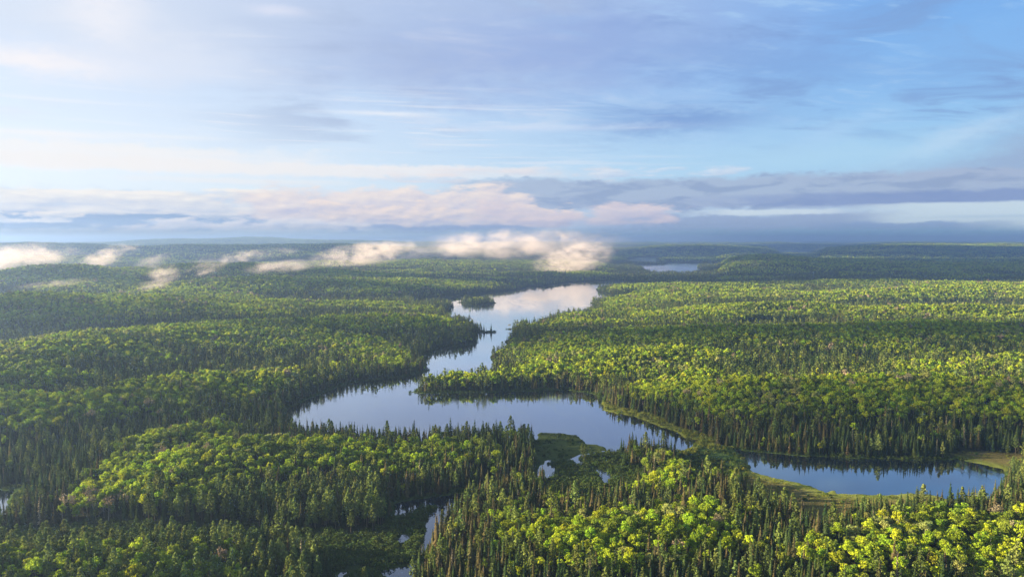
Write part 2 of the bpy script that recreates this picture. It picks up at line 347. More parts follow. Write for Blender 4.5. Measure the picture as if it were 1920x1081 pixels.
# ------------------------------------------------------------------ relief: ridge lines given by where their tree tops show
CAN = 12.0
def rp(px, py, h):                       # photo pixel of the tree tops on the ridge, ground height there
    x, y = at(px, py, h + CAN); return (float(x), float(y), h)
def rd(px, py, d):                       # far ridge: photo pixel and distance
    x, y, z = at_dist(px, py, d); return (float(x), float(y), max(3.0, float(z) - CAN))
RIDGES = [
    ([rp(-120, 1030, 15), rp(100, 1030, 14), rp(300, 1010, 14), rp(450, 1006, 11), rp(520, 1030, 6)], 26),
    ([rp(150, 880, 6), rp(300, 855, 12), rp(500, 815, 12), rp(750, 835, 7), rp(950, 840, 4)], 55),
    ([rp(-200, 860, 4), rp(0, 868, 4), rp(130, 850, 7), rp(250, 815, 11), rp(400, 785, 11)], 30),
    ([rp(-300, 690, 34), rp(0, 655, 30), rp(200, 622, 28), rp(430, 602, 24), rp(650, 598, 16), rp(830, 592, 9)], 120),
    ([rp(-200, 745, 22), rp(100, 735, 18), rp(350, 705, 15), rp(560, 690, 13)], 60),
    ([rp(-300, 575, 42), rp(0, 562, 40), rp(150, 548, 42), rp(300, 549, 40), rp(460, 560, 26), rp(560, 572, 12)], 130),
    ([rp(460, 583, 8), rp(600, 572, 4), rp(700, 570, 2)], 60),
    ([rp(360, 540, 26), rp(500, 514, 42), rp(640, 517, 36), rp(740, 521, 26), rp(850, 529, 14)], 200),
    ([rp(-300, 520, 50), rp(0, 512, 48), rp(120, 507, 50), rp(240, 524, 34)], 180),
    ([rp(120, 503, 52), rp(330, 495, 56), rp(430, 497, 52), rp(640, 506, 36)], 260),
    ([rd(-400, 462, 5200), rd(0, 458, 5400), rd(110, 460, 5400), rd(220, 466, 5300), rd(370, 459, 5500), rd(480, 462, 5500), rd(620, 461, 5600), rd(760, 468, 5600), rd(900, 478, 5200)], 700),
    ([rd(640, 492, 3300), rd(800, 488, 3500), rd(1000, 492, 3700), rd(1130, 500, 3700)], 420),
    ([rd(-300, 480, 3500), rd(100, 482, 3600), rd(300, 484, 3700)], 350),
    ([rd(1340, 500, 3300), rd(1400, 482, 3400), rd(1460, 476, 3500), rd(1560, 481, 3500), rd(1660, 488, 3400), rd(1800, 494, 3300), rd(2100, 494, 3300)], 480),
    ([rd(1560, 474, 5600), rd(1660, 464, 6000), rd(1740, 461, 6200), rd(1840, 464, 6200), rd(2000, 468, 6000)], 600),
    ([rd(1180, 472, 6400), rd(1290, 463, 7000), rd(1400, 463, 7400)], 700),
    ([rd(1440, 466, 10500), rd(1500, 461, 10500), rd(1550, 466, 10500)], 500),
    ([rd(1820, 458, 9500), rd(1900, 456, 9500), rd(2050, 459, 9500)], 900),
    ([rd(300, 455, 12000), rd(480, 452, 12500), rd(640, 455, 12000)], 1200),
    ([rp(1200, 541, 6), rp(1290, 538, 12), rp(1380, 546, 15), rp(1580, 544, 18), rp(1700, 534, 26), rp(1800, 528, 30), rp(2100, 528, 30)], 150),
    ([rd(1180, 534, 2150), rd(1280, 527, 2350), rd(1400, 532, 2400)], 180),
    ([rp(1280, 583, 10), rp(1450, 566, 18), rp(1600, 576, 16), rp(1750, 570, 18), rp(2000, 575, 16)], 70),
    ([rp(1020, 640, 8), rp(1120, 622, 14), rp(1280, 614, 17), rp(1430, 620, 18), rp(1580, 612, 20), rp(1747, 605, 22), rp(2000, 607, 22)], 90),
    ([rp(960, 690, 6), rp(1080, 675, 10), rp(1200, 660, 10), rp(1330, 655, 9)], 55),
    ([rp(1180, 722, 12), rp(1280, 710, 20), rp(1440, 706, 24), rp(1580, 708, 24), rp(1700, 702, 24), rp(1920, 712, 25), rp(2200, 720, 22)], 62),
    ([rp(1520, 745, 14), rp(1560, 775, 12)], 30),
    ([rp(820, 1010, 5), rp(960, 975, 9), rp(1120, 985, 9), rp(1300, 960, 7)], 42),
    ([rp(1560, 1010, 8), rp(1700, 985, 10), rp(1850, 950, 11), rp(1960, 905, 12), rp(2150, 900, 14)], 40),
]
def relief(x, y):
    H = 1.6 + 2.4 * ss(np.hypot(x, y), 480, 800)
    acc = np.zeros(x.shape)
    for pts, w in RIDGES:
        best = np.zeros(x.shape)
        for (ax, ay, ah), (bx, by, bh) in zip(pts[:-1], pts[1:]):
            vx, vy = bx - ax, by - ay; L = vx * vx + vy * vy + 1e-9
            t = np.clip(((x - ax) * vx + (y - ay) * vy) / L, 0, 1)
            d2 = (x - ax - t * vx) ** 2 + (y - ay - t * vy) ** 2
            best = np.maximum(best, (ah + (bh - ah) * t - 2.0) * np.exp(-d2 / (w * w)))
        acc += best ** 4
    H = H + acc ** 0.25
    r = np.hypot(x, y)
    H += 5.0 * fbm(x / 100, y / 60, 11, 4) * (0.35 + 0.65 * ss(r, 450, 700))
    H += 15.0 * fbm(x / 400, y / 150, 23, 3) * ss(r, 700, 1800)
    px = CX + F * x / np.maximum(y, 1)
    quiet = 1 - (ss(px, 1090, 1140) * (1 - ss(px, 1330, 1380)) * ss(r, 2300, 2800) * (1 - ss(r, 6300, 7400))) * 0.95
    quiet *= 1 - (ss(px, 1430, 1460) * (1 - ss(px, 1530, 1560)) * ss(r, 4500, 5500) * (1 - ss(r, 8800, 9500))) * 0.9
    big = np.clip(fbm(x / 3800, y / 1500, 41, 4) + 0.30, 0, 2)
    H += 82.0 * big * ss(r, 4500, 9000) * quiet
    mid = np.clip(fbm(x / 1100, y / 420, 57, 4) + 0.15, 0, 2)
    H += 20.0 * mid * ss(r, 1900, 3600) * quiet
    win = ss(px, 1115, 1175) * (1 - ss(px, 1335, 1365)) * ss(r, 2250, 2800) * (1 - ss(r, 6100, 7000))
    w2 = ss(px, 1430, 1460) * (1 - ss(px, 1530, 1555)) * ss(r, 4200, 4800) * (1 - ss(r, 8900, 9600))
    return np.maximum(H, 0.8) * (1 - 0.95 * win) * (1 - 0.9 * w2)
def water_dist(x, y, cap=220.0):
    """signed distance to the bank: + on land"""
    d = np.full(x.shape, cap); ins = np.zeros(x.shape, bool)
    for P in W_IN:
        d = np.minimum(d, edge_dist(P, x, y, cap)); ins |= inside(P, x, y)
    for P in W_OUT:
        d = np.minimum(d, edge_dist(P, x, y, cap)); ins &= ~inside(P, x, y)
    return np.where(ins, -d, d)
def marsh_at(x, y):
    """(softened amount, colour index)"""
    m = np.zeros(x.shape); k = np.zeros(x.shape, int)
    for P, idx in MW:
        d = edge_dist(P, x, y, 8.0); i = inside(P, x, y)
        v = np.where(i, 0.5 + d / 16.0, 0.5 - d / 16.0)
        k = np.where(v > m, idx, k); m = np.maximum(m, v)
    return m, k
def ground_fields(x, y):
    sd = water_dist(x, y); mz, mk = marsh_at(x, y)
    H = relief(x, y)
    rr = np.hypot(x, y)
    land = 0.25 + 0.03 * np.clip(sd, 0, 40) + ss(sd, -4, 95) * (H - 1.4)
    land = np.where(rr > 2200, 0.25 + ss(sd, -4, 200) * H, land)
    mm = ss(mz, 0.25, 0.75)
    land = land * (1 - mm) + (0.30 + 0.010 * np.clip(sd, 0, 60)) * mm
    z = np.where(sd < 0, np.maximum(-2.6, 0.25 + sd * 0.35), land)
    return z, sd, mm, mk

# ------------------------------------------------------------------ ground: one sheet, finer near the camera, out past the horizon
NR, NA = 760, 720
RR = np.exp(np.linspace(math.log(150), math.log(46000), NR))
AA = np.radians(np.linspace(-52, 52, NA))
GR, GA = np.meshgrid(RR, AA, indexing='ij')
GX, GY = GR * np.sin(GA), GR * np.cos(GA)
GZ, GSD, GMM, GMK = ground_fields(GX, GY)
def sample(A, x, y):
    r = np.log(np.hypot(x, y) / 150) / math.log(46000 / 150) * (NR - 1)
    a = (np.degrees(np.arctan2(x, y)) + 52) / 104 * (NA - 1)
    r = np.clip(r, 0, NR - 1.001); a = np.clip(a, 0, NA - 1.001)
    i = r.astype(int); j = a.astype(int); fr = r - i; fa = a - j
    return (A[i, j] * (1 - fr) * (1 - fa) + A[i + 1, j] * fr * (1 - fa) + A[i, j + 1] * (1 - fr) * fa + A[i + 1, j + 1] * fr * fa)
def blur(A, n, ax):
    c_ = np.cumsum(np.concatenate([np.repeat(np.take(A, [0], ax), n + 1, ax), A, np.repeat(np.take(A, [-1], ax), n, ax)], ax), ax)
    m_ = A.shape[ax]; return (np.take(c_, range(2 * n + 1, 2 * n + 1 + m_), ax) - np.take(c_, range(0, m_), ax)) / (2 * n + 1)
GTP = GZ - blur(blur(blur(blur(GZ, 14, 0), 40, 1), 14, 0), 40, 1)       # above or below the surrounding ground
def mesh_np(name, verts, faces, mat=None, smooth=False, mats=None, mi=None):
    """verts (n,3), faces list/array of equal-length rows"""
    me = bpy.data.meshes.new(name)
    faces = np.asarray(faces); k = faces.shape[1]
    me.vertices.add(len(verts)); me.vertices.foreach_set('co', np.asarray(verts, np.float32).ravel())
    me.loops.add(faces.size); me.loops.foreach_set('vertex_index', faces.astype(np.int32).ravel())
    me.polygons.add(len(faces)); me.polygons.foreach_set('loop_start', np.arange(0, faces.size, k, dtype=np.int32))
    if mi is not None: me.polygons.foreach_set('material_index', np.asarray(mi, np.int32))
    me.polygons.foreach_set('use_smooth', np.full(len(faces), smooth, bool))
    for m in (mats or ([mat] if mat else [])): me.materials.append(m)
    me.update(calc_edges=True)
    return me
def link(name, me, parent=None, **props):
    o = bpy.data.objects.new(name, me); COL.objects.link(o)
    if parent: o.parent = parent
    for k_, v_ in props.items(): o[k_] = v_
    return o

def new_mat(name):
    m = bpy.data.materials.new(name); m.use_nodes = True; n = m.node_tree; n.nodes.clear(); V.nt = n
    o = n.nodes.new('ShaderNodeOutputMaterial'); return m, n, o
# ground material: vertex colour holds the cover of the ground itself (litter, sedge, peat), noise breaks it up
mg, n, o = new_mat('ground_cover')
at_ = n.nodes.new('ShaderNodeAttribute'); at_.attribute_name = 'cover'
tcg = n.nodes.new('ShaderNodeTexCoord')
sc1 = n.nodes.new('ShaderNodeVectorMath'); sc1.operation = 'MULTIPLY'; n.links.new(tcg.outputs['Object'], sc1.inputs[0]); sc1.inputs[1].default_value = (1, 1, 1)
a_ = noise(sc1.outputs[0], 0.25, 6, 0.7); b_ = noise(sc1.outputs[0], 1.6, 3, 0.7)
fac = (a_ * 1.3 + b_ * 0.9)
hv = n.nodes.new('ShaderNodeMix'); hv.data_type = 'RGBA'; hv.blend_type = 'MULTIPLY'; hv.inputs[0].default_value = 1
n.links.new(at_.outputs['Color'], hv.inputs[6])
cg = n.nodes.new('ShaderNodeCombineColor'); [n.links.new(fac.s, cg.inputs[i]) for i in range(3)]
n.links.new(cg.outputs[0], hv.inputs[7])
bs = n.nodes.new('ShaderNodeBsdfDiffuse'); n.links.new(hv.outputs[2], bs.inputs['Color'])
bp = n.nodes.new('ShaderNodeBump'); bp.inputs['Distance'].default_value = 1.2; bp.inputs['Strength'].default_value = 0.9
n.links.new(b_.s, bp.inputs['Height']); n.links.new(bp.outputs[0], bs.inputs['Normal'])
n.links.new(bs.outputs[0], o.inputs[0])

idx = np.arange(NR * NA).reshape(NR, NA)
F4 = np.stack([idx[:-1, :-1], idx[:-1, 1:], idx[1:, 1:], idx[1:, :-1]], -1).reshape(-1, 4)
me = mesh_np('ground', np.stack([GX, GY, GZ], -1).reshape(-1, 3), F4, mg, True)
MC = np.array([(0.050, 0.068, 0.018), (0.036, 0.052, 0.018), (0.15, 0.17, 0.03), (0.045, 0.075, 0.022), (0.115, 0.10, 0.035)])
cov = np.empty((NR, NA, 4)); cov[..., 3] = 1
fl = np.array((0.022, 0.026, 0.013)); farc = np.array((0.035, 0.055, 0.018))
tfar = ss(GR, 3000, 9000)[..., None]
base = fl * (1 - tfar) + farc * tfar
mc = MC[GMK].copy()
pk = (fbm(GX / 9, GY / 5, 91, 3) * 0.5 + 0.5)[..., None]
mc = np.where((GMK == 4)[..., None], mc * (0.55 + 0.8 * pk) + np.array((0.02, 0.06, 0.0)) * ss(GSD, 14, 3)[..., None], mc * (0.7 + 0.6 * pk))
cov[..., :3] = base * (1 - GMM[..., None]) + mc * GMM[..., None]
bank = ((GSD > -1) & (GSD < 2.5) & (GR < 2000))[..., None]
cov[..., :3] = np.where(bank & (GMM[..., None] < .5), np.array((0.05, 0.075, 0.02)), cov[..., :3])
ca = me.color_attributes.new('cover', 'FLOAT_COLOR', 'POINT'); ca.data.foreach_set('color', cov.astype(np.float32).ravel())
ground = link('ground', me, kind='structure', label='rolling forested ground with marshy shores round the lakes')

# ------------------------------------------------------------------ water: one level sheet under all the basins
mw, n, o = new_mat('lake_water')
p = n.nodes.new('ShaderNodeBsdfAnisotropic'); dk = n.nodes.new('ShaderNodeBsdfDiffuse'); dk.inputs[0].default_value = (0.004, 0.010, 0.018, 1)
fr_ = n.nodes.new('ShaderNodeFresnel'); fr_.inputs['IOR'].default_value = 1.333; wmx = n.nodes.new('ShaderNodeMixShader')
n.links.new((V(fr_.outputs[0]) * 3.0 + 0.05).clamp().s, wmx.inputs[0]); n.links.new(dk.outputs[0], wmx.inputs[1]); n.links.new(p.outputs[0], wmx.inputs[2])
tcw = n.nodes.new('ShaderNodeTexCoord')
mp = n.nodes.new('ShaderNodeMapping'); n.links.new(tcw.outputs['Object'], mp.inputs[0]); mp.inputs['Scale'].default_value = (0.5, 0.9, 1)
rip = noise(mp.outputs[0], 0.8, 3, 0.6)
mp2 = n.nodes.new('ShaderNodeMapping'); n.links.new(tcw.outputs['Object'], mp2.inputs[0]); mp2.inputs['Scale'].default_value = (0.004, 0.0022, 1); mp2.inputs['Rotation'].default_value = (0, 0, 0.4)
slick = noise(mp2.outputs[0], 1.0, 5, 0.55, 1.6)
line = sstep(V.m('ABSOLUTE', slick - 0.5), 0.02, 0.0)
rough = 0.03 + sstep(slick, 0.45, 0.6) * 0.05 + line * 0.10
n.links.new(rough.s, p.inputs['Roughness'])
bw = n.nodes.new('ShaderNodeBump'); bw.inputs['Distance'].default_value = 0.02; bw.inputs['Strength'].default_value = 0.3
n.links.new(rip.s, bw.inputs['Height']); n.links.new(bw.outputs[0], p.inputs['Normal'])
n.links.new(wmx.outputs[0], o.inputs[0])
wr = [140, 400, 1200, 4000, 12000]; wa = np.radians(np.linspace(-53, 53, 40))
wv = [(r_ * math.sin(a), r_ * math.cos(a), 0.0) for r_ in wr for a in wa]
wi = np.arange(len(wv)).reshape(len(wr), len(wa))
link('water', mesh_np('water', np.array(wv), np.stack([wi[:-1, :-1], wi[:-1, 1:], wi[1:, 1:], wi[1:, :-1]], -1).reshape(-1, 4), mw), kind='structure', label='calm lake, river and pond water mirroring the sky')

# ------------------------------------------------------------------ foliage materials
def foliage_mat(name, c0, c1, trans=0.3, spread=0.30):
    m, n, o = new_mat(name)
    oi = n.nodes.new('ShaderNodeObjectInfo')
    rnd = V(oi.outputs['Random'])
    g = n.nodes.new('ShaderNodeNewGeometry')
    ri = V(g.outputs['Random Per Island'])
    colr = mixc(rnd, c0, c1)
    hs = n.nodes.new('ShaderNodeHueSaturation'); n.links.new(colr, hs.inputs['Color'])
    r2 = V.m('FRACT', rnd * 7.31)
    n.links.new((r2 * (2 * spread) + ri * 0.5 + (0.75 - spread)).s, hs.inputs['Value'])
    n.links.new((V.m('FRACT', rnd * 13.7) * 0.04 + 0.48).s, hs.inputs['Hue'])
    d = n.nodes.new('ShaderNodeBsdfDiffuse'); t = n.nodes.new('ShaderNodeBsdfTranslucent'); mx = n.nodes.new('ShaderNodeMixShader')
    n.links.new(hs.outputs[0], d.inputs[0]); n.links.new(hs.outputs[0], t.inputs[0]); mx.inputs[0].default_value = trans
    n.links.new(d.outputs[0], mx.inputs[1]); n.links.new(t.outputs[0], mx.inputs[2]); n.links.new(mx.outputs[0], o.inputs[0])
    return m
M = {
    'lime': foliage_mat('leaf_lime', (0.33, 0.38, 0.020), (0.21, 0.31, 0.020), 0.35),
    'green': foliage_mat('leaf_green', (0.105, 0.155, 0.018), (0.17, 0.225, 0.022), 0.3),
    'pale': foliage_mat('leaf_pale', (0.29, 0.31, 0.08), (0.22, 0.25, 0.07), 0.3),
    'bare': foliage_mat('twig_bare', (0.24, 0.20, 0.11), (0.20, 0.16, 0.10), 0.1),
    'spruce': foliage_mat('needle_green', (0.024, 0.044, 0.014), (0.046, 0.064, 0.018), 0.12),
    'brown': foliage_mat('needle_brown', (0.080, 0.066, 0.026), (0.062, 0.062, 0.024), 0.12),
    'pine': foliage_mat('needle_pine', (0.14, 0.17, 0.035), (0.095, 0.13, 0.035), 0.2),
    'shrub': foliage_mat('leaf_shrub', (0.040, 0.068, 0.016), (0.060, 0.085, 0.020), 0.25),
    'gold': foliage_mat('leaf_sedge', (0.19, 0.20, 0.025), (0.13, 0.16, 0.03), 0.3),
}
def bark_mat(name, c0):
    m, n, o = new_mat(name); d = n.nodes.new('ShaderNodeBsdfDiffuse')
    t = n.nodes.new('ShaderNodeTexCoord'); f = noise(t.outputs['Object'], 2.5, 3, 0.6)
    n.links.new(mixc(f, tuple(q * 0.6 for q in c0), tuple(q * 1.4 for q in c0)), d.inputs[0]); n.links.new(d.outputs[0], o.inputs[0]); return m
BARK = bark_mat('bark_grey', (0.10, 0.085, 0.065)); BARKP = bark_mat('bark_pale', (0.24, 0.21, 0.17))

# ------------------------------------------------------------------ tree meshes (unit: metres, base at z=0)
def quads_at(P, N, size, r_, aspect=1.0):
    n_ = len(P)
    N = N / np.linalg.norm(N, axis=1, keepdims=True)
    up = r_.normal(size=(n_, 3)); t = np.cross(N, up); t /= np.linalg.norm(t, axis=1, keepdims=True); b = np.cross(N, t)
    s = size * r_.uniform(0.6, 1.25, (n_, 1)) * 0.5
    v = np.stack([P - t * s - b * s * aspect * r_.uniform(.5, 1.1, (n_, 1)), P + t * s - b * s * aspect * r_.uniform(.6, 1.1, (n_, 1)), P + t * s * r_.uniform(.3, 1, (n_, 1)) + b * s * aspect, P - t * s * r_.uniform(.3, 1, (n_, 1)) + b * s * aspect], 1)
    return v.reshape(-1, 3), np.arange(n_ * 4).reshape(-1, 4)
def sphere_pts(n_, r_):
    v = r_.normal(size=(n_, 3)); return v / np.linalg.norm(v, axis=1, keepdims=True)
def broad_crown(seed, H=15.0, Rr=3.9, lobes=14, per=42, size=0.8, squash=0.8, low=0.30):
    r_ = np.random.default_rng(seed); P = []; N = []
    zc = H * (1 + low) / 2; hz = H * (1 - low) / 2
    for i in range(lobes):
        d = sphere_pts(1, r_)[0]
        if i < lobes * 0.65: d[2] = abs(d[2])
        k = r_.uniform(0.36, 0.84)
        c0 = np.array([d[0] * Rr * k, d[1] * Rr * k, zc + d[2] * hz * k * 0.95])
        rad = Rr * r_.uniform(0.26, 0.50)
        s = sphere_pts(per, r_); s[:, 2] = np.where(r_.random(per) < .5, np.abs(s[:, 2]), s[:, 2])
        P.append(c0 + s * rad * np.array([1, 1, squash]) * r_.uniform(0.70, 1.16, (per, 1))); N.append(s + r_.normal(size=s.shape) * 0.6)
    v_, f_ = quads_at(np.concatenate(P), np.concatenate(N), size, r_)
    return v_ * np.array([r_.uniform(.8, 1.2), r_.uniform(.8, 1.2), 1.0]), f_
def pine_crown(seed, H=17.0, Rr=3.1, tiers=9, per=34, size=0.75):
    r_ = np.random.default_rng(seed); P = []; N = []
    for i in range(tiers):
        t = i / (tiers - 1)
        z = H * (0.36 + 0.60 * t)
        rad = Rr * (1.0 - 0.62 * t ** 1.6) * r_.uniform(0.75, 1.15)
        nb = 3 if t < .85 else 1
        a0 = r_.uniform(0, 6.28)
        for j in range(nb):
            a = a0 + j * 6.28 / nb + r_.normal() * 0.4
            off = rad * 0.52 if nb > 1 else 0
            c0 = np.array([math.cos(a) * off, math.sin(a) * off, z + r_.normal() * 0.3])
            s = sphere_pts(per // nb + 2, r_)
            P.append(c0 + s * np.array([rad * 0.55, rad * 0.55, 0.75])); N.append(s * np.array([.6, .6, 1]) + r_.normal(size=s.shape) * 0.4)
    return quads_at(np.concatenate(P), np.concatenate(N), size, r_)
def spruce_crown(seed, H=16.0, Rr=2.1, whorls=17, per=8, taper=1.0, low=0.07):
    r_ = np.random.default_rng(seed); vs = []; fs = []; k = 0
    for i in range(whorls):
        t = (i + r_.uniform(-.2, .2)) / whorls; t = min(max(t, 0), 0.97)
        z = H * (low + (1 - low) * t); rad = Rr * ((1 - t) ** taper) * (0.55 + 0.45 * min(1, t * 6 + .3)) + 0.12
        nb = max(4, int(per * (1 - 0.4 * t)))
        a0 = r_.uniform(0, 6.28)
        for j in range(nb):
            if r_.random() < 0.06: continue
            a = a0 + j * 6.283 / nb + r_.normal() * 0.18; L = rad * r_.uniform(0.7, 1.22)
            dr = L * r_.uniform(0.20, 0.55); w = 0.34 * L + 0.16
            ca_, sa = math.cos(a), math.sin(a); up = H / whorls * r_.uniform(0.4, 0.75)
            vs += [(0, 0, z + up), (ca_ * L * .55 - sa * w, sa * L * .55 + ca_ * w, z - dr * .35), (ca_ * L, sa * L, z - dr), (ca_ * L * .55 + sa * w, sa * L * .55 - ca_ * w, z - dr * .35)]
            fs.append((k, k + 1, k + 2, k + 3)); k += 4
    vs += [(-.16, 0, H * .93), (.16, 0, H * .93), (0.02, 0.03, H * 1.03), (-0.02, -0.03, H * 1.03)]; fs.append((k, k + 1, k + 2, k + 3))
    return np.array(vs), np.array(fs)
def tube(path, radii, sides=6):
    vs = []; fs = []
    for i, (q, rad) in enumerate(zip(path, radii)):
        d = Vector(path[min(i + 1, len(path) - 1)]) - Vector(path[max(i - 1, 0)]); d.normalize()
        a = d.orthogonal().normalized(); b = d.cross(a)
        for s_ in range(sides):
            th = s_ / sides * 2 * math.pi; vs.append(tuple(Vector(q) + (a * math.cos(th) + b * math.sin(th)) * rad))
    for i in range(len(path) - 1):
        for s_ in range(sides):
            s2 = (s_ + 1) % sides; fs.append((i * sides + s_, i * sides + s2, (i + 1) * sides + s2, (i + 1) * sides + s_))
    return np.array(vs), np.array(fs)
def trunk_geo(seed, H, r0, limbs, sides=6, top=0.9):
    r_ = np.random.default_rng(seed)
    bend = r_.normal(size=2) * 0.25
    path = [(bend[0] * t * t, bend[1] * t * t, -0.6 + (H * top + .6) * t) for t in (0, .06, .3, .6, 1)]
    vs, fs = tube(path, [r0 * 1.35, r0, r0 * .8, r0 * .5, r0 * .12], sides); V_ = [vs]; F_ = [fs]; n0 = len(vs)
    for i in range(limbs):
        a = i * 2.4 + r_.uniform(0, 1); z = H * r_.uniform(.32, .6); L = H * r_.uniform(.14, .22)
        p0 = (0, 0, z); p1 = (math.cos(a) * L * .6, math.sin(a) * L * .6, z + L * .5); p2 = (math.cos(a) * L, math.sin(a) * L, z + L * 1.3)
        v2, f2 = tube([p0, p1, p2], [r0 * .4, r0 * .3, r0 * .08], 4); V_.append(v2); F_.append(f2 + n0); n0 += len(v2)
    return np.concatenate(V_), np.concatenate(F_)

# near variants: crown and trunk kept apart; (kind, look, crown data, trunk data, materials)
NEAR = {'spruce_tree': [], 'broadleaf_tree': [], 'pine_tree': [], 'leafless_tree': []}
def add_near(kind, look, crown, trunk, cm, tm):
    k = len(NEAR[kind])
    cme = mesh_np(f'{kind}_crown', crown[0], crown[1], M[cm]); tme = mesh_np(f'{kind}_trunk', trunk[0], trunk[1], tm, True)
    both = mesh_np(f'{kind}_whole', np.concatenate([crown[0], trunk[0]]), np.concatenate([crown[1], trunk[1] + len(crown[0])]), mats=[M[cm], tm], mi=[0] * len(crown[1]) + [1] * len(trunk[1]))
    NEAR[kind].append((look, cme, tme, both))
for i, (look, cm, H, Rr, wh) in enumerate((('green', 'spruce', 14.5, 2.7, 18), ('green', 'spruce', 15.5, 2.9, 19), ('green', 'spruce', 13, 2.6, 16),
                                           ('brown', 'brown', 13.5, 2.5, 17), ('brown', 'brown', 12, 2.3, 16), ('green', 'spruce', 11, 2.1, 15), ('brown', 'brown', 14.5, 2.6, 18))):
    add_near('spruce_tree', look, spruce_crown(20 + i, H, Rr, wh, 8), trunk_geo(i, H, 0.2, 0, 5), cm, BARK)
for i, (look, cm, H, Rr) in enumerate((('lime', 'lime', 14.5, 3.1), ('lime', 'lime', 15.5, 2.8), ('green', 'green', 14, 3.1), ('green', 'green', 15, 2.7), ('lime', 'lime', 12.5, 2.6), ('green', 'green', 12, 2.4), ('pale', 'pale', 14, 2.9))):
    add_near('broadleaf_tree', look, broad_crown(40 + i, H, Rr, 19, 38, 0.60), trunk_geo(60 + i, H, 0.2, 5), cm, BARKP if i in (1, 4, 6) else BARK)
for i, (H, Rr) in enumerate(((14, 2.3), (15.5, 2.7), (13, 2.1), (17.5, 3.1))):
    add_near('pine_tree', 'olive', pine_crown(80 + i, H, Rr), trunk_geo(90 + i, H, 0.24, 3), 'pine', BARK)
for i in range(2):
    add_near('leafless_tree', 'bare', broad_crown(120 + i, 14, 3.4, 14, 26, 0.42), trunk_geo(130 + i, 14, 0.19, 7), 'bare', BARKP)
add_near('leafless_tree', 'snag', spruce_crown(140, 12.5, 1.3, 11, 4), trunk_geo(141, 13.5, 0.2, 0, 5, 1.0), 'bare', BARKP)
# far variants, whole tree in one mesh of fewer, larger leaf clumps
def whole(name, crown, cm): return mesh_np(name, crown[0], crown[1], M[cm])
MID = {'spruce_tree': [whole('spruce_mid', spruce_crown(200 + i, H, Rr, 9, 6), cm) for i, (H, Rr, cm) in enumerate(((13.5, 2.1, 'spruce'), (15, 2.3, 'spruce'), (12, 1.9, 'spruce'), (13.5, 2.0, 'brown')))],
       'broadleaf_tree': [whole('broadleaf_mid', broad_crown(220 + i, H, Rr, 9, 16, 1.25), cm) for i, (H, Rr, cm) in enumerate(((14, 3.1, 'lime'), (15, 2.9, 'lime'), (13.5, 3.0, 'green'), (15, 2.8, 'green'), (14, 3.0, 'pale')))],
       'pine_tree': [whole('pine_mid', pine_crown(240 + i, 16, 3.0, 6, 16, 1.3), 'pine') for i in range(2)],
       'leafless_tree': [whole('leafless_mid', broad_crown(250, 14, 3.6, 9, 15, 1.0), 'bare')]}
FAR = {'spruce_tree': [whole('spruce_far', spruce_crown(300 + i, H, Rr, 5, 5), cm) for i, (H, Rr, cm) in enumerate(((15, 2.9, 'spruce'), (13, 2.7, 'spruce'), (14, 2.6, 'brown')))],
       'broadleaf_tree': [whole('broadleaf_far', broad_crown(320 + i, 14, 3.4, 6, 8, 2.2), cm) for i, cm in enumerate(('lime', 'lime', 'green', 'pale'))],
       'pine_tree': [whole('pine_far', pine_crown(340, 15, 3.4, 4, 9, 2.2), 'pine')],
       'leafless_tree': [whole('leafless_far', broad_crown(350, 14, 4.0, 7, 7, 1.8), 'bare')]}

